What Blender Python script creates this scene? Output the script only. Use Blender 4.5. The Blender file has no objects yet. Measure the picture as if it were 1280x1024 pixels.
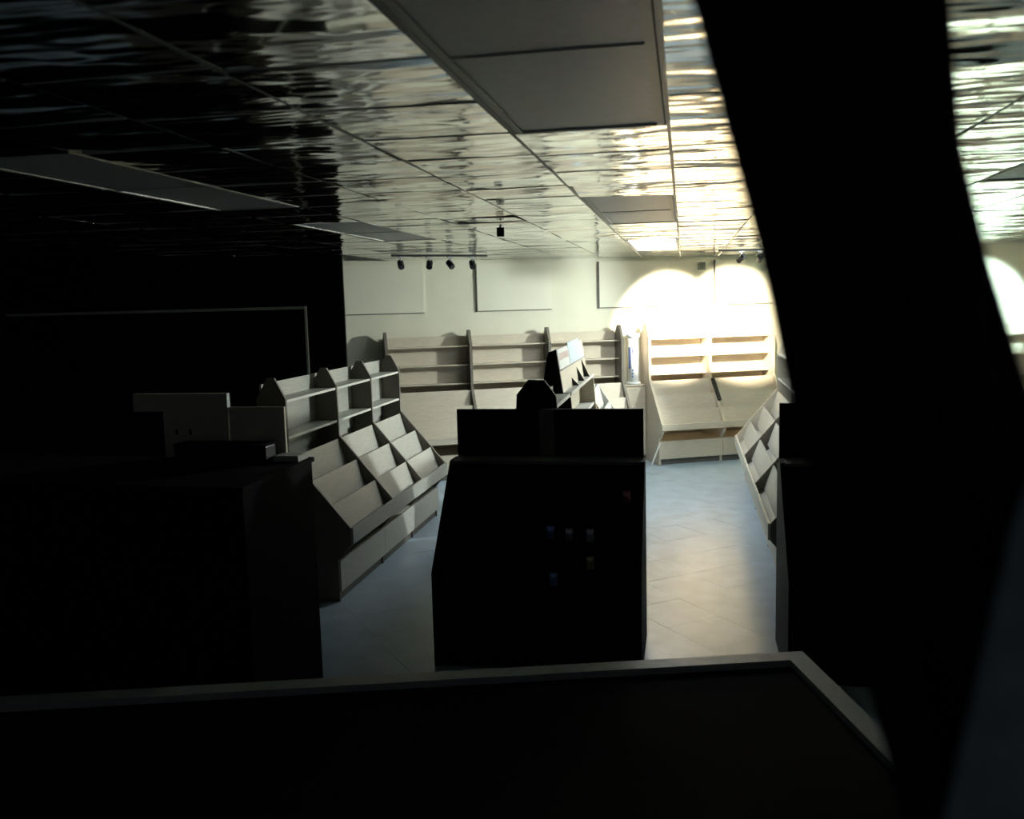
import bpy, bmesh, math, random
from mathutils import Vector, Matrix
random.seed(7)
S = bpy.context.scene
C = S.collection
# ------------------------------------------------------------------ camera
cam = bpy.data.cameras.new('camera'); co = bpy.data.objects.new('camera', cam); C.objects.link(co)
F_PX = 1120.0
cam.sensor_width = 36; cam.lens = 36*F_PX/1280
cam.clip_start = .02; cam.clip_end = 60
EYE = 2.1
yaw, pitch, roll = -0.19138814576, -0.11939663415, 0.026
fw = Vector((math.sin(yaw)*math.cos(pitch), math.cos(yaw)*math.cos(pitch), math.sin(pitch)))
r0 = Vector((math.cos(yaw), -math.sin(yaw), 0)); u0 = r0.cross(fw)
rr = r0*math.cos(roll) - u0*math.sin(roll); uu = r0*math.sin(roll) + u0*math.cos(roll)
m = Matrix((rr, uu, -fw)).transposed().to_4x4(); m.translation = (0, 0, EYE)
co.matrix_world = m
cam.dof.use_dof = True; cam.dof.focus_distance = 9.0; cam.dof.aperture_fstop = 4.2
S.camera = co
# ------------------------------------------------------------------ world, exposure
w = bpy.data.worlds.new('world'); S.world = w; w.use_nodes = True
w.node_tree.nodes['Background'].inputs[0].default_value = (.75, .88, 1, 1)
w.node_tree.nodes['Background'].inputs[1].default_value = .022
S.view_settings.view_transform = 'Standard'; S.view_settings.look = 'None'
S.view_settings.gamma = 1; S.view_settings.use_curve_mapping = False
S.view_settings.exposure = .24
SIDE_W = 600.0          # watts of the spot head aimed at the left half of the shop
SPOT_W = 900.0         # watts of each lit spot head aimed at the back wall
COOL_W = 800.0
PANEL_E = 17.0          # emission of the one ceiling light panel that is on
# ------------------------------------------------------------------ materials
def mat(name, col, rough=.6, metal=0, noise=0, nscale=20, bump=0, bscale=40, spec=.5, stretch=None):
    M = bpy.data.materials.new(name); M.use_nodes = True
    t = M.node_tree; b = t.nodes['Principled BSDF']
    b.inputs['Base Color'].default_value = (*col, 1); b.inputs['Roughness'].default_value = rough
    b.inputs['Metallic'].default_value = metal; b.inputs['Specular IOR Level'].default_value = spec
    tc = t.nodes.new('ShaderNodeTexCoord'); mp = t.nodes.new('ShaderNodeMapping')
    t.links.new(tc.outputs['Object'], mp.inputs[0])
    if stretch: mp.inputs['Scale'].default_value = stretch
    if noise:
        n = t.nodes.new('ShaderNodeTexNoise'); n.inputs['Scale'].default_value = nscale; n.inputs['Detail'].default_value = 5
        t.links.new(mp.outputs[0], n.inputs['Vector'])
        r = t.nodes.new('ShaderNodeValToRGB')
        r.color_ramp.elements[0].position = .3; r.color_ramp.elements[1].position = .7
        r.color_ramp.elements[0].color = (*[c*(1-noise) for c in col], 1)
        r.color_ramp.elements[1].color = (*[min(1, c*(1+noise*.6)) for c in col], 1)
        t.links.new(n.outputs['Fac'], r.inputs[0]); t.links.new(r.outputs[0], b.inputs['Base Color'])
    if bump:
        n = t.nodes.new('ShaderNodeTexNoise'); n.inputs['Scale'].default_value = bscale; n.inputs['Detail'].default_value = 3
        t.links.new(mp.outputs[0], n.inputs['Vector'])
        bp = t.nodes.new('ShaderNodeBump'); bp.inputs['Strength'].default_value = 1; bp.inputs['Distance'].default_value = bump
        t.links.new(n.outputs['Fac'], bp.inputs['Height']); t.links.new(bp.outputs[0], b.inputs['Normal'])
    return M
M_lam = mat('pale_laminate', (.60, .54, .43), .5, noise=.10, nscale=9, stretch=(1, 8, 8))
M_lamg = mat('grey_laminate', (.45, .45, .41), .5, noise=.10, nscale=9, stretch=(1, 8, 8))
M_shaded_side = mat('shaded_side_laminate', (.19, .17, .14), .55, noise=.12, nscale=9)  # laminate painted darker to imitate side panels turned away from the light
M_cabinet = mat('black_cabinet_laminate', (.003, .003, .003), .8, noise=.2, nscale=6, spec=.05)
M_edge = mat('white_edge_band', (.75, .74, .70), .4, noise=.04)
M_wall = mat('cream_wall_paint', (.74, .72, .58), .8, noise=.04, nscale=3, bump=.0006, bscale=200)
M_board = mat('white_board', (.77, .75, .62), .7, noise=.03, nscale=2)
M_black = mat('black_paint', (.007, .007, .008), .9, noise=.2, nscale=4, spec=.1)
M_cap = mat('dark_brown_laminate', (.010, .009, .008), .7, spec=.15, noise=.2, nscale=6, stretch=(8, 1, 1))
M_capg = mat('grey_brown_board', (.13, .125, .11), .7, noise=.15, nscale=10)
M_dkmetal = mat('black_metal', (.015, .015, .017), .4, metal=.2, noise=.1)
M_foil = mat('crinkled_foil', (.72, .72, .67), .09, metal=1, noise=.08, nscale=5, bump=.040, bscale=1.8, stretch=(.55, 1.5, 1))
M_grid = mat('ceiling_grid_paint', (.60, .60, .55), .5, metal=.3, noise=.05, spec=.3)
M_diff = mat('grey_diffuser', (.52, .55, .58), .40, noise=.06, nscale=30)
M_floor = mat('blue_grey_vinyl', (.38, .48, .58), .29, spec=.28, noise=.14, nscale=5, bump=.0012, bscale=7)
M_sub = mat('grey_subfloor', (.26, .30, .33), .6, noise=.2)
M_white = mat('white_plastic', (.80, .84, .86), .35, noise=.03)
M_blue = mat('blue_print', (.10, .18, .42), .5, noise=.2)
M_ltblue = mat('pale_blue_card', (.55, .66, .74), .6, noise=.06)
M_pink = mat('dusty_pink_print', (.55, .40, .38), .6, noise=.1)
M_card = mat('white_card', (.82, .82, .80), .6, noise=.03)
M_rim = mat('pale_grey_trim', (.42, .44, .44), .5, noise=.08)
M_carpet = mat('black_carpet', (.005, .005, .0055), .95, spec=.1, noise=.3, nscale=80, bump=.002, bscale=300)
M_drape = mat('black_cloth', (.016, .016, .020), .95, spec=.1, noise=.2, nscale=60, bump=.001, bscale=300)
M_drape2 = mat('charcoal_cloth', (.30, .34, .36), .95, spec=.1, noise=.2, nscale=60, bump=.001, bscale=300)
M_trim = mat('pale_trim', (.80, .78, .66), .5, noise=.05)
M_lamp = bpy.data.materials.new('lit_lamp'); M_lamp.use_nodes = True
_b = M_lamp.node_tree.nodes['Principled BSDF']; _b.inputs['Emission Color'].default_value = (1, .92, .78, 1); _b.inputs['Emission Strength'].default_value = 12
M_panel = M_lamp.copy(); M_panel.name = 'lit_panel'
_b = M_panel.node_tree.nodes['Principled BSDF']; _b.inputs['Emission Color'].default_value = (.86, .95, 1, 1); _b.inputs['Emission Strength'].default_value = PANEL_E
M_shiny = [mat('shiny_wrapper_%s' % n, c, .12, metal=.6, noise=.2) for n, c in
           (('blue', (.25, .35, .75)), ('red', (.55, .22, .18)), ('yellow', (.6, .5, .25)), ('silver', (.5, .5, .55)))]
# ------------------------------------------------------------------ helpers
def bx(bm, x0, x1, y0, y1, z0, z1):
    v = [bm.verts.new(p) for p in ((x0,y0,z0),(x1,y0,z0),(x1,y1,z0),(x0,y1,z0),(x0,y0,z1),(x1,y0,z1),(x1,y1,z1),(x0,y1,z1))]
    for f in ((3,2,1,0),(4,5,6,7),(0,1,5,4),(1,2,6,5),(2,3,7,6),(3,0,4,7)): bm.faces.new([v[i] for i in f])
def prism(bm, prof, x0, x1):            # prof: polygon in (y, z), extruded along x
    a = [bm.verts.new((x0, y, z)) for y, z in prof]; b = [bm.verts.new((x1, y, z)) for y, z in prof]
    n = len(prof)
    bm.faces.new(a); bm.faces.new(b[::-1])
    for i in range(n): bm.faces.new((a[i], b[i], b[(i+1) % n], a[(i+1) % n]))
def slab(bm, p, q, x0, x1, t):          # board whose section runs from p to q in (y, z), thickness t
    d = Vector((q[0]-p[0], q[1]-p[1])).normalized(); n = Vector((-d.y, d.x))*t/2
    prism(bm, [(p[0]+n.x, p[1]+n.y), (q[0]+n.x, q[1]+n.y), (q[0]-n.x, q[1]-n.y), (p[0]-n.x, p[1]-n.y)], x0, x1)
def lathe(bm, prof, n=20, c=(0, 0)):
    rings = [[bm.verts.new((c[0]+r*math.cos(2*math.pi*k/n), c[1]+r*math.sin(2*math.pi*k/n), z)) for k in range(n)] for r, z in prof]
    for a, b in zip(rings, rings[1:]):
        for k in range(n): bm.faces.new((a[k], a[(k+1) % n], b[(k+1) % n], b[k]))
    bm.faces.new(rings[0][::-1]); bm.faces.new(rings[-1])
def tube(bm, a, b, r, n=8):
    a, b = Vector(a), Vector(b); d = (b-a).normalized(); s = d.orthogonal().normalized(); t = d.cross(s)
    R = [[bm.verts.new(p + (s*math.cos(2*math.pi*k/n)+t*math.sin(2*math.pi*k/n))*r) for k in range(n)] for p in (a, b)]
    for k in range(n): bm.faces.new((R[0][k], R[0][(k+1) % n], R[1][(k+1) % n], R[1][k]))
    bm.faces.new(R[0][::-1]); bm.faces.new(R[1])
def obj(name, bm, m, parent=None, bevel=0):
    bmesh.ops.recalc_face_normals(bm, faces=bm.faces[:])
    me = bpy.data.meshes.new(name); bm.to_mesh(me); bm.free(); me.materials.append(m)
    o = bpy.data.objects.new(name, me); C.objects.link(o)
    if parent: o.parent = parent
    if bevel:
        b = o.modifiers.new('bevel', 'BEVEL'); b.width = bevel; b.segments = 2; b.limit_method = 'ANGLE'
    return o
def B(name, m, parent, *boxes, bevel=0):
    bm = bmesh.new()
    for b in boxes: bx(bm, *b)
    return obj(name, bm, m, parent, bevel)
def thing(name, label, cat, loc=(0,0,0), rotz=0, group=None):
    o = bpy.data.objects.new(name, None); C.objects.link(o); o.empty_display_size = .1
    o.location = loc; o.rotation_euler = (0, 0, rotz); o['label'] = label; o['category'] = cat
    if group: o['group'] = group
    return o
def tag(o, label, cat, group=None):
    o['label'] = label; o['category'] = cat
    if group: o['group'] = group
    return o
def struct(o): o['kind'] = 'structure'; return o
def smooth(o):
    for p in o.data.polygons: p.use_smooth = True
    return o
# ------------------------------------------------------------------ room shell
HC = 2.63
WU = Vector((.91, .4147, 0)).normalized(); WN = Vector((-WU.y, WU.x, 0)); W0 = Vector((-.5, 11.9, 0)); WA = math.atan2(WU.y, WU.x)
def wp(t, d, z=0): p = W0 + WU*t - WN*d; return Vector((p.x, p.y, z))
def wall(name, a, b, m, thick=.12, z1=HC+.139):          # inner face runs from a to b, thickness goes to the far side
    a, b = Vector((a[0], a[1], 0)), Vector((b[0], b[1], 0)); d = b-a
    bm = bmesh.new(); bx(bm, 0, d.length, 0, thick, 0, z1)
    o = struct(obj(name, bm, m)); o.location = a; o.rotation_euler.z = math.atan2(d.y, d.x); return o
floor = struct(B('floor', M_sub, None, (-7.6, 6.2, -.4, 14.2, -.12, -.012)))
cA = wp(-4.6, 0); cB = wp(2.55, 0)
wall_back = wall('wall_back', cA, cB, M_wall)
W2D = Vector((.808, -.589, 0)).normalized(); cC = cB + W2D*4.6; WA2 = math.atan2(W2D.y, W2D.x)
wall_right_back = wall('wall_right_back', cB, cC, M_wall)
wall('wall_right', cC, (cC.x, -.4), M_wall)
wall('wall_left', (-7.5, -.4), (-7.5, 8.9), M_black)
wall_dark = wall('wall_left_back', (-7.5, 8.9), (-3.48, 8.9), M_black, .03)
tr = struct(B('trim_1', M_trim, None, (-7.45, -3.89, 8.85, 8.9, 2.082, 2.112), (-3.91, -3.89, 8.87, 8.9, 1.25, 2.085)))
# pale boards fixed to the back wall above the shelves
for t0, t1 in ((-4.2, -2.90), (-2.24, -1.27), (-.64, .33), (.98, 1.95)):
    o = B('wall_panel', M_board, wall_back, (t0+4.6, t1+4.6, -.022, 0, 2.0, 2.585))
    o2 = B('edge_or_shadow_strip', M_capg, o, (t0+4.594, t0+4.606, -.028, -.004, 1.99, 2.585), (t0+4.6, t1+4.6, -.026, -.004, 1.992, 2.0))  # dark strips standing in for thin shadow lines at the boards' left and lower edges
# ------------------------------------------------------------------ ceiling: slab, grid, foil tiles, light panels
ceiling = struct(B('ceiling', M_black, None, (-7.6, 6.2, -.4, 14.2, HC+.14, HC+.24)))
GX, GY = .4876, .455
cols = list(range(-9, 9))
lights_cells = {}
def colx(k): return -.045 + GX*(k-1), -.045 + GX*k          # column 0 lies between -.5326 and -.045
def coly(k): return 2.0 + .08*(colx(k)[0]+.29)
LIGHTS = [(0, -2, 'front'), (0, 6, 'middle'), (-4, 2, 'left'), (-4, 8, 'leftfar'), (4, 2, 'right'), (0, 14, 'lit'), (-4, -3, 'leftnear')]
occupied = set()
for k, j, _ in LIGHTS:
    for q in range(4): occupied.add((k, j+q))
def inside(x, y):        # room outline, so that no tile passes through a wall
    p = Vector((x, y, 0))
    if (p-cB).dot(Vector((-W2D.y, W2D.x, 0))) > -.02: return False
    if (p-W0).dot(WN) > -.02: return False
    if x < -3.5 and y > 8.85: return False
    return True
tiles = []
for k in cols:
    x0, x1 = colx(k)
    for j in range(-3, 27):
        y0 = coly(k) + GY*j; y1 = y0 + GY
        if (k, j) in occupied: continue
        ins = [inside(x, y) for x in (x0, x1) for y in (y0, y1)]
        if not all(ins):
            if not any(ins): continue
            part = True
        else: part = False
        cx_, cy_ = (x0+x1)/2, (y0+y1)/2
        vis = cy_ > 1.3 and -.62*cy_ - .3 < cx_ < .40*cy_ + .3
        tiles.append((part, vis, cy_, k, j, x0, x1, y0, y1))
def clip_poly(x0, x1, y0, y1):
    poly = [Vector((x0,y0,0)), Vector((x1,y0,0)), Vector((x1,y1,0)), Vector((x0,y1,0))]
    planes = [(W0 - WN*.025, WN), (cB - Vector((-W2D.y, W2D.x, 0))*.025, Vector((-W2D.y, W2D.x, 0)))]
    if x0 < -3.5: planes.append((Vector((0, 8.87, 0)), Vector((0, 1, 0))))
    for p0, n in planes:
        out = []
        for i in range(len(poly)):
            a, b = poly[i], poly[(i+1) % len(poly)]; da, db = (a-p0).dot(n), (b-p0).dot(n)
            if da <= 0: out.append(a)
            if da*db < 0: out.append(a + (b-a)*(da/(da-db)))
        poly = out
        if len(poly) < 3: return None
    return poly
tiles.sort(key=lambda t: (not t[1], t[2]))
stuff = bmesh.new(); n_part = 0
for part, vis, cy_, k, j, x0, x1, y0, y1 in tiles:
    g = .006
    sag = (random.gauss(0, .0045), random.gauss(0, .0065))       # every foil tile sits a little crooked in its grid
    if (k, j) in ((1, 5), (-1, 10), (-2, 8), (-3, 12), (0, 5), (-1, 12)): sag = (random.choice((-1, 1))*.02, random.choice((-1, 1))*.03)
    poly = clip_poly(x0+g, x1-g, y0+g, y1-g)
    if not poly: continue
    cxx = (x0+x1)/2
    def zz(p): return HC + (p.x-cxx)*sag[0] + (p.y-cy_)*sag[1]
    bm = stuff if (not vis or n_part >= 290) else bmesh.new()
    if len(poly) == 4 and not part and bm is not stuff:
        n = 4; G = []
        ph = random.random()*6; am = random.uniform(.001, .004)
        for a in range(n+1):
            row = []
            for b in range(n+1):
                p = Vector((x0+g+(x1-x0-2*g)*a/n, y0+g+(y1-y0-2*g)*b/n, 0))
                e = math.sin(math.pi*a/n)*math.sin(math.pi*b/n)
                row.append(bm.verts.new((p.x, p.y, zz(p) - am*e*1.5 + e*am*math.sin(ph+a*2.1+b*1.7))))
            G.append(row)
        for a in range(n):
            for b in range(n): bm.faces.new((G[a][b], G[a][b+1], G[a+1][b+1], G[a+1][b]))
        for f in bm.faces: f.smooth = True
    else:
        lo = [bm.verts.new((p.x, p.y, zz(p))) for p in poly]
        if bm is stuff: bm.faces.new(lo[::-1]); continue
        hi = [bm.verts.new((p.x, p.y, HC+.03)) for p in poly]
        bm.faces.new(lo[::-1]); bm.faces.new(hi); nn = len(poly)
        for i in range(nn): bm.faces.new((lo[i], lo[(i+1) % nn], hi[(i+1) % nn], hi[i]))
    if bm is not stuff:
        me = bpy.data.meshes.new('ceiling_tile'); bm.to_mesh(me); bm.free(); me.materials.append(M_foil)
        o = bpy.data.objects.new('ceiling_tile', me); C.objects.link(o); o.parent = ceiling; n_part += 1
for f in stuff.faces: f.normal_update()
o = obj('ceiling_tiles', stuff, M_foil, ceiling); o['kind'] = 'stuff'
# grid bars: one long runner per column line, cross bars joined per column
for k in cols:
    x0, x1 = colx(k)
    yend = 13.4
    while yend > 1 and not (inside(x0-.02, yend) and inside(x0+.02, yend)): yend -= .05
    B('grid_runner', M_grid, ceiling, (x0-.008, x0+.008, .3, yend, HC+.001 if k > -2 else HC+.003, HC+.05))
    bm = bmesh.new()
    for j in range(-3, 27):
        y = coly(k)+GY*j
        if inside(x0, y) and inside(x1, y) and not (((k, j) in occupied) and ((k, j-1) in occupied)):
            bx(bm, x0+.010, x1-.010, y-.005, y+.005, HC, HC+.04)
    obj('grid_crossbar', bm, M_grid, ceiling)['kind'] = 'stuff'
LBL = {'front': 'long unlit grey ceiling light panel nearest at the top of the picture',
       'middle': 'unlit grey ceiling light panel in mid room near the white glare',
       'left': 'unlit pale grey ceiling light panel over the dark left side',
       'leftfar': 'unlit grey ceiling light panel crossing the edge of the dark left wall',
       'right': 'unlit grey ceiling light panel at the right edge, beyond the dark drape',
       'lit': 'lit ceiling light panel, the white glare on the ceiling near the back wall',
       'leftnear': 'unlit grey ceiling light panel overhead at the near left corner'}
for k, j, key in LIGHTS:
    if key == 'leftnear': continue
    x0, x1 = colx(k); y0 = coly(k)+GY*j
    L = thing('ceiling_light', LBL[key], 'ceiling light', ((x0+x1)/2, y0, HC-.001), 0, 'ceiling light panels')
    hw = GX/2-.012
    B('frame', M_grid, L, (-hw, -hw+.022, 0, 4*GY, 0, .05), (hw-.022, hw, 0, 4*GY, 0, .05), (-hw+.022, hw-.022, 0, .014, 0, .05),
      (-hw+.022, hw-.022, 4*GY-.014, 4*GY, 0, .05), (-hw+.022, hw-.022, 2*GY-.005, 2*GY+.005, .0, .05))
    for q in (0, 1):
        B('diffuser', M_panel if key == 'lit' else M_diff, L, (-hw+.022, hw-.022, 2*GY*q+.0145, 2*GY*(q+1)-.0145, .003+.002*q, .04))
# ------------------------------------------------------------------ floor tiles, laid diagonally; those of the aisles in view
T = .42; n_t = 0; fill = bmesh.new(); rest = []
ca = math.radians(38)
for a in range(-40, 41):
    for b in range(-40, 41):
        x = (a*math.cos(ca)-b*math.sin(ca))*T; y = 6.5+(a*math.sin(ca)+b*math.cos(ca))*T
        if not (-7.1 < x < 5.7 and 0 < y < 13.3): continue
        if not inside(x, y) or (Vector((x, y, 0))-W0).dot(WN) > -.35 or (Vector((x, y, 0))-cB).dot(Vector((-W2D.y, W2D.x, 0))) > -.35: continue
        if y > 8.5 and x < -3.1: continue
        near = (-.45 < x < .85 and 4 < y < 12) or (-2.6 < x < -1.2 and 4 < y < 9.5)
        rest.append((near, x, y))
for near, x, y in rest:
    h = T/2-.0003; pts = []
    tx, ty = random.gauss(0, .0012), random.gauss(0, .0012)
    P4 = []
    for sx, sy in ((-1,-1),(1,-1),(1,1),(-1,1)):
        lx, ly = sx*h, sy*h
        P4.append((x+lx*math.cos(ca)-ly*math.sin(ca), y+lx*math.sin(ca)+ly*math.cos(ca), lx*tx+ly*ty-.0016))
    bm = bmesh.new() if near and n_t < 290 else fill
    v = [bm.verts.new(p) for p in P4]; u = [bm.verts.new((p[0], p[1], -.011)) for p in P4]
    bm.faces.new(v); bm.faces.new(u[::-1])
    for i in range(4): bm.faces.new((u[i], u[(i+1) % 4], v[(i+1) % 4], v[i]))
    if bm is not fill: obj('floor_tile', bm, M_floor, floor); n_t += 1
obj('floor_tiles', fill, M_floor, floor)['kind'] = 'stuff'
# ------------------------------------------------------------------ recessed downlights along the back wall (lit) and their light
def downlight(p, label, watts, col, aim=(0, 0, -1), size=math.radians(68), lit=True):
    L = thing('downlight', label, 'ceiling light', (p.x, p.y, HC-.012), 0, 'downlights along the back wall')
    bm = bmesh.new(); n = 24
    R = [[bm.verts.new((r*math.cos(2*math.pi*k/n), r*math.sin(2*math.pi*k/n), z)) for k in range(n)] for r, z in ((.062, .02), (.09, .012), (.09, 0), (.064, -.004), (.055, .02))]
    for a, b in zip(R, R[1:]+R[:1]):
        for k in range(n): bm.faces.new((a[k], a[(k+1) % n], b[(k+1) % n], b[k]))
    smooth(obj('trim_ring', bm, M_white, L))
    bm = bmesh.new(); lathe(bm, [(.02, .0), (.045, .004), (.056, .014)], 20); smooth(obj('lens', bm, M_lamp, L))
    ld = bpy.data.lights.new('downlight_lamp', 'SPOT'); ld.energy = watts; ld.color = col; ld.spot_size = size; ld.spot_blend = .25; ld.shadow_soft_size = .05
    lo = bpy.data.objects.new('downlight_lamp', ld); C.objects.link(lo); lo.parent = L; lo.location = (0, 0, -.02)
    lo.rotation_euler = Vector(aim).to_track_quat('-Z', 'Y').to_euler()
warm = (1, .83, .62); cool = (.70, 1, .94)
WN2 = Vector((-W2D.y, W2D.x, 0))
def washer(p, n, label, watts, col):
    a = n*1.8 + Vector((0, 0, -.75)); downlight(p, label, watts, col, a, math.radians(42))
washer(cB + W2D*1.0 - WN2*1.8, WN2, 'lit cool recessed wall washer behind the drape', COOL_W, cool)
washer(cB + W2D*1.95 - WN2*1.8, WN2, 'lit cool recessed wall washer at the right edge of the picture', COOL_W, cool)
# ------------------------------------------------------------------ shelf units
WALLP = dict(D=.70, dh=.28, zh=1.05, zt=1.60, zp=1.775, zb=1.70, lz=.52, lh=.07, ledges=(1.585, 1.355, 1.125), lip=0, bk=.03, ld=.20, ew=0)
ROWP = dict(D=.66, dh=.21, zh=1.04, zt=1.46, zp=1.61, zb=1.565, lz=.535, lh=.11, ledges=(1.45, 1.185), lip=0, bk=.02, ld=.21, ew=1)
def gable_poly(P, low=False):
    D, dh, zh = P['D'], P['dh'], P['zh']
    lo = [(0, 0), (-D+.105, 0), (-D+.105, .30), (-D, .42), (-D, P['lz']+.005)]
    if low: return lo + [(-dh-.02, zh+.02), (0, zh+.02)]
    return lo + [(-dh-.012, zh+.02), (-dh-.012, P['zt']), (-dh*.68, P['zp']), (-dh*.42, P['zp']), (0, P['zt'])]
def unit(name, label, L, loc, rotz, P, group, left=True, right=True, low=False, mt=M_lam, bins=3, ms=None, ml=None):
    t = thing(name, label, 'shelf', loc, rotz, group); th = .032 if P is WALLP else .022
    D, dh, zh = P['D'], P['dh'], P['zh']
    xs = ([0] if left else []) + ([L-th] if right else [])
    for x in xs:
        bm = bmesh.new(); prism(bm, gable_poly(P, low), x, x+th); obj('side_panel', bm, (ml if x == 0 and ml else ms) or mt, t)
    a, b = th, L-th
    if not left: a = 0
    if not right: b = L
    bk = P['bk']
    B('back_panel', mt, t, (a, b, -.016, -.001, .07, zh+.03), *([] if low else [(a, b, -bk-.014, -bk+.001, zh-.02, P['zb'])]))
    if not low:
        for z in P['ledges']:
            ld = P['ld']
            sh = B('ledge_shelf', mt, t, (a, b, -ld, -bk-.014, z-.016, z))
            if P['ew']: B('edge_band', M_edge, sh, (a, b, -ld-.004, -ld-.0002, z-.017, z+.002))
    else:
        B('top_board', mt, t, (a, b, -dh-.02, -.016, zh-.02, zh))
    bm = bmesh.new(); slab(bm, (-dh-.03, zh-.30), (-D+.012, P['lz']-P['lh']), a, b, .016); obj('bin_floor', bm, mt, t)
    for i in range(bins):                # leaning dividers whose top edges follow the slope
        f = i/bins
        d, z = dh + (D-dh)*f, zh + (P['lz']-zh)*f
        bm = bmesh.new(); slab(bm, (-d, z-.008), (-d-.075, z-.245+ .02*i), a, b, .014); obj('bin_panel', bm, mt, t)
    B('front_lip', mt, t, (0, L, -D-.018, -D-.0005, P['lz']-P['lh'], P['lz']+.008))
    B('base_panel', mt, t, (a, b, -D+.12, -.016, .075, .30), (.002, L-.002, -D+.088, -D+.1045, .075, .30))
    B('kick_board', M_capg, t, (a, b, -D+.12, -.016, 0, .074))
    return t
LW = ['white shelf unit with sloping bins at the left end of the back wall run', 'white shelf unit second from left on the back wall run',
      'white back wall shelf unit just left of the blue and white cylinder']
for i, (t0, t1) in enumerate(((-3.43, -2.37), (-2.37, -1.37), (-1.37, -.41))):
    unit('wall_shelf_unit', LW[i], t1-t0-.001, wp(t0, .004), WA, WALLP, 'shelf units along the back wall', left=(i == 0), ms=M_shaded_side)
lcab = thing('low_cabinet', 'low pale cabinet in the gap between two back wall shelf runs, under the cylinder', 'cabinet', wp(-.40, .004), WA)
B('body', M_lam, lcab, (.002, .318, -.185, -.002, .07, .98)); B('top', M_lam, lcab, (.002, .318, -.205, -.002, .9801, 1.0)); B('door', M_lam, lcab, (.012, .308, -.2, -.1855, .09, .96))
B('kick_board', M_capg, lcab, (.01, .31, -.165, -.02, 0, .069))
RW = ['tan shelf unit under the left bright spot on the back wall', 'tan shelf unit under the right bright spot on the back wall']
for i, (t0, t1) in enumerate(((-.075, .80), (.80, 1.715))):
    ru = unit('wall_shelf_unit', RW[i], t1-t0-.001, wp(t0, .004), WA, WALLP, 'shelf units along the back wall', left=(i == 0))
nW2 = Vector((-W2D.y, W2D.x, 0))
bm = bmesh.new(); slab(bm, (-.33, 1.045), (-.535, .78), -.026, .018, .03); obj('dark_edge_guard', bm, M_dkmetal, ru)
RR = ['shelf unit on the right back wall, its left one, mostly hidden by the drape', 'shelf unit on the right back wall cut by the right picture edge']
for i in range(2):
    p = cB + W2D*(1.15+.92*i) - nW2*.004
    unit('wall_shelf_unit', RR[i], .919, p, WA2, WALLP, 'shelf units along the back wall', left=(i == 0))
# left aisle row, faces +X
ys = [5.86, 6.83, 7.645, 8.455]
LL = ['nearest bin unit of the left aisle row, mostly in shadow', 'middle bin unit of the left aisle row with two pale ledges', 'farthest bin unit of the left aisle row, best lit']
for i in range(3):
    unit('aisle_bin_unit', LL[i], ys[i+1]-ys[i]-.001, (-2.98, ys[i], 0), math.pi/2, ROWP, 'bin units of the left aisle row', left=(i == 0), mt=M_lamg, ms=M_shaded_side)
# right aisle row, faces -X; local x runs towards the camera
ysr = [10.35, 8.98, 7.61, 6.24]
RL = ['farthest', 'middle', 'nearest']
for i in range(3):
    unit('aisle_bin_unit', RL[i]+' bin unit of the right aisle row, left of the dark end cap', 1.369, (1.24, ysr[i], 0), -math.pi/2, ROWP,
         'bin units of the right aisle row', left=(i == 0), mt=M_lamg, ms=M_shaded_side, ml=M_lam)
# ------------------------------------------------------------------ centre row: double-sided rack behind the dark end cap
def centre_unit(y0, y1, zt, zl, label, end):
    t = thing('centre_rack', label, 'shelf', (-.93, y0, 0), 0, 'double sided racks of the centre row'); L = y1-y0
    w_ = .13
    prof = [(-.5, 0), (.5, 0), (.5, .50), (w_+.03, 1.02), (w_, 1.41), (.078, 1.43), (.030, 1.755), (-.025, 1.735), (-.037, 1.70), (-.075, 1.45), (-w_-.01, 1.02), (-.5, .50)] if zl > 1.6 else [(-.5, 0), (.5, 0), (.5, .50), (w_+.03, 1.02), (w_, zt-.10), (w_*.45, zt), (-w_*.35, zt+.005), (-w_*.95, zt-.09), (-w_-.01, 1.02), (-.5, .50)]
    for q in end:
        bm = bmesh.new(); a = [bm.verts.new((x, q*(L-.03), z)) for x, z in prof]; b = [bm.verts.new((x, q*(L-.03)+.03, z)) for x, z in prof]
        bm.faces.new(a); bm.faces.new(b[::-1])
        for i in range(len(prof)): bm.faces.new((a[i], b[i], b[(i+1) % len(prof)], a[(i+1) % len(prof)]))
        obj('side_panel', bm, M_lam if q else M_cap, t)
    a, b = .031, L-.031
    B('back_panel', M_lam, t, (-.012, .012, a, b, .07, min(zl, 1.5)))
    for s in (-1, 1):
        for z in (1.19, 1.44):
            sh = B('ledge_shelf', M_lamg, t, *( [(.012, w_-.002, a, b, z-.02, z)] if s > 0 else [(-w_+.002, -.012, a, b, z-.02, z)] ))
            B('edge_band', M_edge, sh, (w_-.002, w_+.004, a, b, z-.02, z+.004) if s > 0 else (-w_-.004, -w_+.002, a, b, z-.02, z+.004))
        bm = bmesh.new()
        for i in range(3):
            f = i/3; x = s*(w_ + (.5-w_)*f); z = 1.02 + (.5-1.02)*f
            p = [(x, z-.01), (x+s*.014, z-.01), (x+s*.084, z-.24), (x+s*.07, z-.24)]
            va = [bm.verts.new((px, a, pz)) for px, pz in p]; vb = [bm.verts.new((px, b, pz)) for px, pz in p]
            bm.faces.new(va); bm.faces.new(vb[::-1])
            for k in range(4): bm.faces.new((va[k], vb[k], vb[(k+1) % 4], va[(k+1) % 4]))
        obj('bin_panel', bm, M_lamg, t)
        B('front_lip', M_lamg, t, (s*.49-.008, s*.49+.008, a, b, .40, .50))
        B('base_panel', M_lamg, t, (min(s*.42, s*.014), max(s*.42, s*.014), a, b, 0, .30))
    return t
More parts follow.
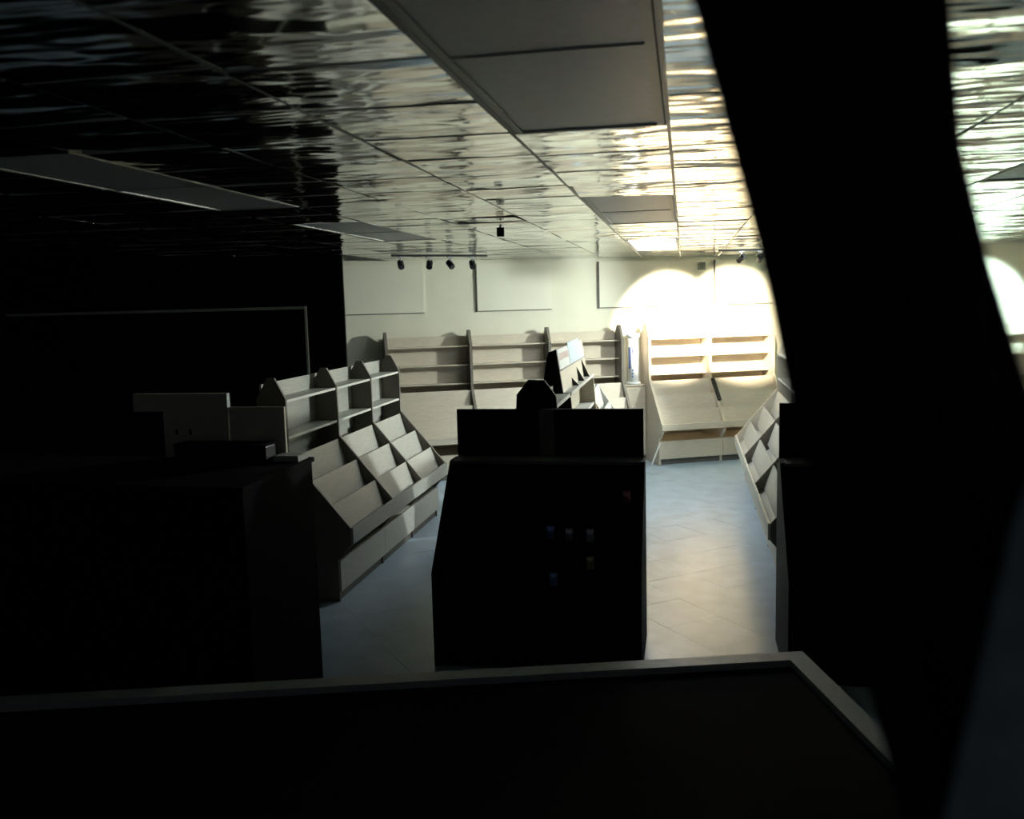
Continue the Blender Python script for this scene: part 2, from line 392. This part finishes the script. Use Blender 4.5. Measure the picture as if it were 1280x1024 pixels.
centre_unit(5.60, 6.34, 1.60, 1.50, 'near rack of the centre row, dark peaked end rising above the end cap', (0,))
ct = centre_unit(6.345, 8.02, 1.60, 1.745, 'far rack of the centre row with white cards on its tall back board', (0, 1))
# leaning display face of the far rack, rail for cards, brackets under it
def fx(z): return .028 + (1.752-z)*.148
def yprism(name, m_, parent, poly, y0, y1):
    bm = bmesh.new(); a = [bm.verts.new((x, y0, z)) for x, z in poly]; b = [bm.verts.new((x, y1, z)) for x, z in poly]
    bm.faces.new(a); bm.faces.new(b[::-1])
    for i in range(len(poly)): bm.faces.new((a[i], b[i], b[(i+1) % len(poly)], a[(i+1) % len(poly)]))
    return obj(name, bm, m_, parent)
yprism('display_face', M_lam, ct, [(fx(1.752), 1.752), (fx(1.4405), 1.4405), (fx(1.4405)-.014, 1.4405), (fx(1.752)-.014, 1.752)], .031, 1.642)
rl = yprism('card_rail', M_lamg, ct, [(fx(1.600)+.001, 1.600), (fx(1.612)+.022, 1.600), (fx(1.612)+.022, 1.606), (fx(1.606)+.001, 1.606)], .031, 1.60)
for y, zt in ((.60, 1.50), (1.00, 1.555), (1.40, 1.595)):
    yprism('bracket', M_dkmetal, ct, [(fx(1.441)+.001, 1.441), (.122, 1.441), (fx(zt)+.001, zt)], y, y+.03)
def card(y0, y1, z1, m_, label, band=None):
    t = thing('display_card', label, 'card', (-.93, y0, 0), 0, 'cards on the centre rack'); z0 = 1.6065
    q = lambda za, zb, o, th: [(fx(za)+o, za), (fx(za)+o+th, za), (fx(zb)+o+th, zb), (fx(zb)+o, zb)]
    yprism('card', m_, t, q(z0, z1, .0015, .004), 0, y1-y0)
    if band: yprism('printed_band', M_pink, t, q(band[0], band[1], .0056, .0006), .05, y1-y0-.02)
card(6.38, 6.96, 1.750, M_card, 'white card with a dusty pink band, first on the centre rack', (1.67, 1.72))
card(6.98, 7.72, 1.775, M_ltblue, 'tall pale blue card, second on the centre rack')
card(7.74, 7.93, 1.70, M_card, 'small white card at the far end of the centre rack')
# low peaked unit that ends the centre row
lu = thing('low_peaked_rack', 'low peaked rack ending the centre row, just above the end cap', 'shelf', (-.90, 8.45, 0))
for q in (0, .88):
    yprism('side_panel', M_lam if q == 0 else M_lamg, lu, [(-.48, 0), (.48, 0), (.48, .50), (.012, 1.225), (-.012, 1.225), (-.48, .50)], q, q+.025)
for sgn in (-1, 1):
    for i in range(4):
        f = i/4; x = sgn*(.01+.46*f); z = 1.22-.71*f
        yprism('bin_panel', M_card if sgn < 0 else M_lamg, lu, [(x, z), (x+sgn*.012, z), (x+sgn*.07, z-.23), (x+sgn*.058, z-.23)], .026, .879)
    yprism('front_lip', M_lamg, lu, [(sgn*.465, .40), (sgn*.479, .40), (sgn*.479, .50), (sgn*.465, .50)], .026, .879)
    yprism('base_panel', M_lamg, lu, [(sgn*.02, 0), (sgn*.42, 0), (sgn*.42, .30), (sgn*.02, .30)], .026, .879)
# ------------------------------------------------------------------ blue and white cylinder on the low bin unit
cy = thing('display_cylinder', 'blue and white upright cylinder on a round white base, between the shelf runs', 'display', wp(-.215, .107, 1.0005))
bm = bmesh.new(); lathe(bm, [(.085, 0), (.095, .006), (.095, .02), (.07, .03)], 28); smooth(obj('base', bm, M_white, cy))
bm = bmesh.new(); lathe(bm, [(.070, .0301), (.070, .60), (.066, .605)], 28); smooth(obj('tube', bm, M_white, cy))
bm = bmesh.new(); lathe(bm, [(.070, .606), (.088, .61), (.088, .65), (.06, .66)], 28); smooth(obj('cap', bm, M_ltblue, cy))
def arc(bm, r, a0, a1, z0, z1, n=8):
    v = [[bm.verts.new((q*math.cos(a0+(a1-a0)*k/n), q*math.sin(a0+(a1-a0)*k/n), z)) for k in range(n+1)] for q, z in ((r, z0), (r, z1), (r+.0015, z1), (r+.0015, z0))]
    for i in range(4):
        for k in range(n): bm.faces.new((v[i][k], v[i][k+1], v[(i+1) % 4][k+1], v[(i+1) % 4][k]))
bm = bmesh.new(); arc(bm, .0702, -2.5, -1.9, .20, .48); obj('printed_stripe', bm, M_blue, cy)
for z, h_ in ((.09, .022), (.13, .022), (.17, .022), (.40, .06)):
    bm = bmesh.new(); arc(bm, .0702, -1.75, -1.47, z, z+h_); obj('printed_mark', bm, M_blue, cy)
# loose strip leaning against the tan unit's end panel
bm = bmesh.new(); la = wp(-.20, .66, .012); lb = wp(-.10, .70, .30); tube(bm, (0, 0, 0), lb-la, .010, 6)
ls = obj('loose_strip', bm, M_edge); ls.location = la
tag(ls, 'thin white strip leaning low against the end panel of the tan shelf run', 'strip')
# ------------------------------------------------------------------ end caps, dark side towards the camera
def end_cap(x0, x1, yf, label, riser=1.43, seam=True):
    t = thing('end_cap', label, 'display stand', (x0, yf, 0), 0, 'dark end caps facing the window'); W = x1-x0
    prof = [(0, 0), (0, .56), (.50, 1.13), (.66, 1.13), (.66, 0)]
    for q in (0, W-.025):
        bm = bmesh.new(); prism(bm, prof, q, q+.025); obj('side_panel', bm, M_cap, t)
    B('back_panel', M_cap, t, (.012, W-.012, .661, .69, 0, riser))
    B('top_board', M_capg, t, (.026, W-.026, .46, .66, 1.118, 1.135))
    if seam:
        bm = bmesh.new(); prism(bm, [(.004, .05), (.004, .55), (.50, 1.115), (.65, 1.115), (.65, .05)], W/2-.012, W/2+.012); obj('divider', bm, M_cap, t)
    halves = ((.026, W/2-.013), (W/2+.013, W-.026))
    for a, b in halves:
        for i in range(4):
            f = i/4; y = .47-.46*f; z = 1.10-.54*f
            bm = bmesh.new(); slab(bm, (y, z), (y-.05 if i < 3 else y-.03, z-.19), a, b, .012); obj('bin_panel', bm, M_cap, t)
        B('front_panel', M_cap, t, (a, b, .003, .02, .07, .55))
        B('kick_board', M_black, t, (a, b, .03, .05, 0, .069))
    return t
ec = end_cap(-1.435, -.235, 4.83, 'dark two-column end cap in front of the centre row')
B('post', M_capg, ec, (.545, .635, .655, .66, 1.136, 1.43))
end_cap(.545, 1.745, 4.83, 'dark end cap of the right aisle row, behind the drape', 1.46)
# dark cabinet at the left with boards and boxes on it
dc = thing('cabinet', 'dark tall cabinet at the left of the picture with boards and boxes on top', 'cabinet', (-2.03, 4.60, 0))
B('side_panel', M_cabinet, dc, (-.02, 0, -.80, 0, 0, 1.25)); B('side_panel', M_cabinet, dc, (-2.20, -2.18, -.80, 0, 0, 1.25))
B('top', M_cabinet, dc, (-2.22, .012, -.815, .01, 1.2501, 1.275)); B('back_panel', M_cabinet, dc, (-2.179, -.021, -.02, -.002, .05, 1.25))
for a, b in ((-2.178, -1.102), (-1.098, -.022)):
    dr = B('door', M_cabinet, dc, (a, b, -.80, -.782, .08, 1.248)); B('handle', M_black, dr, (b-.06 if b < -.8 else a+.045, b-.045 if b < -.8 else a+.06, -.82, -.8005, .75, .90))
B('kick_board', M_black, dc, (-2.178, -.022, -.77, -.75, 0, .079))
t = thing('grey_board', 'grey upright board with two dark marks on the left cabinet', 'board', (-2.69, 4.57, 1.2755))
B('panel', M_lam, t, (-.20, .195, -.012, .006, 0, .262)); B('mark', M_black, t, (-.13, -.115, -.0135, -.0121, .13, .16), (-.045, -.03, -.0135, -.0121, .13, .16))
t = thing('grey_board', 'plain grey upright board behind the black box on the left cabinet', 'board', (-2.32, 4.575, 1.2755))
B('panel', M_lam, t, (-.17, .16, -.012, .006, 0, .285)); B('foot', M_capg, t, (-.15, .14, -.0125, -.0121, 0, .02))
t = thing('header_board', 'long pale header board laid across the top of the grey board at left', 'board', (-2.78, 4.57, 1.538))
B('board', M_lam, t, (-.285, .285, -.02, .012, 0, .10)); B('edge_or_shadow_strip', M_rim, t, (.2851, .291, -.02, .012, 0, .10))
t = thing('dark_box', 'low black box on top of the left cabinet, in front of grey boards', 'box', (-2.47, 4.46, 1.2755))
B('body', M_dkmetal, t, (-.27, .27, -.06, .06, 0, .09), bevel=.006); B('lid', M_black, t, (-.273, .273, -.063, .063, .0905, .10))
t = tag(B('paper_stack', M_lamg, None, (-2.185, -2.04, 4.45, 4.58, 1.2755, 1.30), (-2.18, -2.045, 4.455, 4.575, 1.3001, 1.306)), 'thin pale stack of paper at the right end of the left cabinet top', 'paper')
# small shiny packets in the right column of the centre end cap
def packet(px, z, m_, label, i):
    f = (1.10-z)/.54; y = 4.83+.47-.46*min(1, max(0, f))-.055
    t = thing('packet', label, 'packet', (px, y, z-.06), 0, 'small shiny packets in the centre end cap')
    bm = bmesh.new(); n = 5; G = []
    for a in range(n+1):
        row = []
        for b in range(n+1):
            x = -.022+.044*a/n; zz_ = .07*b/n; e = math.sin(math.pi*a/n)*math.sin(math.pi*b/n)
            row.append((x, zz_, e*.008+.001))
        G.append(row)
    fr = [[bm.verts.new((x, -e, z_)) for x, z_, e in r] for r in G]; bk = [[bm.verts.new((x, e*.4, z_)) for x, z_, e in r] for r in G]
    for g in (fr, bk):
        for a in range(n):
            for b in range(n): bm.faces.new((g[a][b], g[a+1][b], g[a+1][b+1], g[a][b+1]))
    smooth(obj('pouch', bm, m_, t)); B('crimp', m_, t, (-.022, .022, -.0015, .0015, .07, .078))
for i, (px, z, c, lb) in enumerate(((-.76, .80, 0, 'shiny blue packet left of its row in the dark centre end cap'), (-.65, .79, 3, 'silver packet second in the upper row of the dark centre end cap'),
        (-.53, .79, 3, 'silver packet third in the upper row of the dark centre end cap'), (-.52, .66, 2, 'yellow packet in the middle row of the dark centre end cap'),
        (-.72, .58, 0, 'blue packet lowest in the dark centre end cap'), (-.33, .98, 1, 'red packet near the right edge of the dark centre end cap'))):
    packet(px, z, M_shiny[c], lb, i)
# ------------------------------------------------------------------ window display platform in the foreground
p0, p1, p2 = Vector((-1.09, 3.62, 0)), Vector((.52, 4.06, 0)), Vector((.723, 3.284, 0))
ux = Vector((p1.x-p0.x, p1.y-p0.y, 0)).normalized(); pa = math.atan2(ux.y, ux.x)
pf = thing('display_platform', 'black window display platform with a pale grey rim in the foreground', 'platform', (p1.x, p1.y, 0), pa)
B('body', M_carpet, pf, (-4.2, 0, -2.9, 0, 0, .455)); B('top', M_carpet, pf, (-4.11, -.091, -2.9, -.091, .455, .47))
B('back_rim', M_rim, pf, (-4.2, -.0905, -.09, 0, .4555, .5)); B('right_rim', M_rim, pf, (-.09, 0, -2.9, 0, .4555, .5))
B('left_rim', M_rim, pf, (-4.2, -4.111, -2.9, -.091, .4555, .5))
# ------------------------------------------------------------------ track spots by the ceiling
def track(a, b, heads, label, group, lit=None):
    a, b = Vector(a), Vector(b); d = b-a
    t = thing('track_light', label, 'track light', (a.x, a.y, HC-.013), math.atan2(d.y, d.x), group)
    B('rail', M_dkmetal, t, (0, d.length, -.015, .015, -.022, 0))
    for x, ry in heads:
        bm = bmesh.new(); tube(bm, (x, 0, -.022), (x, 0, -.075), .008); bx(bm, x-.03, x+.03, -.014, .014, -.034, -.0221); st = obj('stem', bm, M_rim, t)
        bm = bmesh.new(); v = Vector((math.cos(ry)*.035, math.sin(ry)*.035, -.030)); c = Vector((x, 0, -.105)); tube(bm, c-v, c+v, .034, 12)
        if lit:
            tgt, watts, cl, sz = lit.pop(0); t.rotation_euler.z = math.atan2(d.y, d.x)
            hp = Matrix.Rotation(t.rotation_euler.z, 4, 'Z') @ c + Vector((a.x, a.y, HC-.013))
            v = (Matrix.Rotation(-t.rotation_euler.z, 4, 'Z') @ (tgt-hp)).normalized()*.05
            bm.free(); bm = bmesh.new(); tube(bm, c-v, c+v, .034, 12); tube(bm, c-v*1.5, c-v*1.001, .02, 10)
            lens = bmesh.new(); tube(lens, c+v*1.001, c+v*1.06, .028, 12)
            h = obj('spot_head', bm, M_dkmetal, t); obj('lens', lens, M_lamp, h)
            ld = bpy.data.lights.new('spot_lamp', 'SPOT'); ld.energy = watts; ld.color = cl; ld.spot_size = math.radians(sz); ld.spot_blend = .40; ld.shadow_soft_size = .10 if sz > 60 else .03
            lo = bpy.data.objects.new('spot_lamp', ld); C.objects.link(lo); lo.parent = t; lo.location = c+v*1.3; lo.rotation_euler = v.to_track_quat('-Z', 'Y').to_euler()
            continue
        obj('spot_head', bm, M_dkmetal, t, .006)
ta, tb = Vector((-3.05, 8.86)), Vector((-2.15, 9.62))
track((-2.95, 8.93, 0), (-2.1, 9.62, 0), ((.10, 4.5), (.42, 4.2), (.66, 4.9), (.92, 4.4)), 'unlit track with four small dark spot heads on the left of the ceiling', 'ceiling track lights')
track((.38, 10.33, 0), (1.16, 10.50, 0), ((.25, 4.5), (.46, 5.0)), 'lit track with two small spot heads aimed at the bright back wall on the right', 'ceiling track lights', [(wp(.325, 0, 1.72), SPOT_W, warm, 47), (wp(1.24, 0, 1.72), SPOT_W, warm, 47)])
track((2.15, 9.85, 0), (2.45, 10.05, 0), ((.12, 4.5),), 'lit track spot aimed at the left of the shop, hidden behind the black drape', 'ceiling track lights', [(Vector((-2.5, 8.9, 1.45)), SIDE_W, (.92, 1, .93), 96)])
hb = thing('hanging_speaker', 'small black box hanging under the foil ceiling in mid room', 'speaker', (-1.205, 5.99, HC-.012))
B('bracket', M_rim, hb, (-.008, .008, -.008, .008, -.02, 0)); B('body', M_dkmetal, hb, (-.026, .026, -.02, .02, -.08, -.02), bevel=.005)
sg = thing('wall_box', 'small grey box high on the wall between the two bright spots', 'box', wp(.78, .0225, 2.455), WA)
B('body', M_capg, sg, (-.045, .045, -.05, -.002, 0, .10), bevel=.006); B('mount', M_rim, sg, (-.03, .03, -.0019, .02, .02, .08))
# ------------------------------------------------------------------ dark cloths hanging just inside the window
def drape(name, label, rows, m_, folds, amp):
    bm = bmesh.new(); n = 40; G = []
    for i, (l, r) in enumerate(rows):
        l, r = Vector(l), Vector(r); row = []
        for k in range(n+1):
            f = k/n; p = l.lerp(r, f); p.y += amp*math.sin(2*math.pi*folds*f+i*.25)*(math.sin(math.pi*f)**.5 if 0 < f < 1 else 0)
            row.append(bm.verts.new(p))
        G.append(row)
    for a, b in zip(G, G[1:]):
        for k in range(n): bm.faces.new((a[k], a[k+1], b[k+1], b[k]))
    for f in bm.faces: f.smooth = True
    o = obj(name, bm, m_)
    s = o.modifiers.new('thickness', 'SOLIDIFY'); s.thickness = .003; s.offset = 0
    return tag(o, label, 'cloth')
Lp = [(-.085, .452, 2.62), (-.035, .452, 2.42), (-.0014, .4512, 2.2683), (.0052, .4488, 2.2383), (.0176, .4452, 2.1896), (.0351, .4404, 2.1222), (.0478, .4351, 2.0585), (.0678, .4298, 1.9836), (.0915, .4234, 1.8936), (.1078, .4183, 1.8262), (.16, .41, 1.6), (.28, .40, 1.1), (.40, .40, .52)]
Rp = [(.09, .478, 2.62), (.108, .476, 2.42), (.1202, .4743, 2.2651), (.1227, .4712, 2.2352), (.128, .464, 2.1681), (.1407, .4596, 2.1119), (.1564, .4562, 2.0594), (.1747, .4529, 2.0031), (.1929, .4482, 1.9356), (.2073, .4373, 1.8236), (.26, .43, 1.6), (.38, .42, 1.1), (.52, .42, .52)]
drape('drape', 'black cloth drape hanging close by, slanting across the right side of the view', list(zip(Lp, Rp)), M_drape, 3, .012)
L2 = [(.40, .45, 2.62), (.30, .45, 2.4), (.205, .44, 2.2), (.16, .435, 2.0407), (.1452, .43, 1.9927), (.1284, .418, 1.9187), (.1135, .408, 1.8543), (.105, .40, 1.81), (.10, .39, 1.6), (.10, .385, 1.1), (.10, .385, .52)]
L2 = [(x*.93, y*.93, EYE+(z-EYE)*.93) for x, y, z in L2]
R2 = [(x+.28, y+.03, z) for x, y, z in L2]
drape('drape', 'charcoal cloth drape at the lower right corner, lighter than the black one', list(zip(L2, R2)), M_drape2, 2, .008)
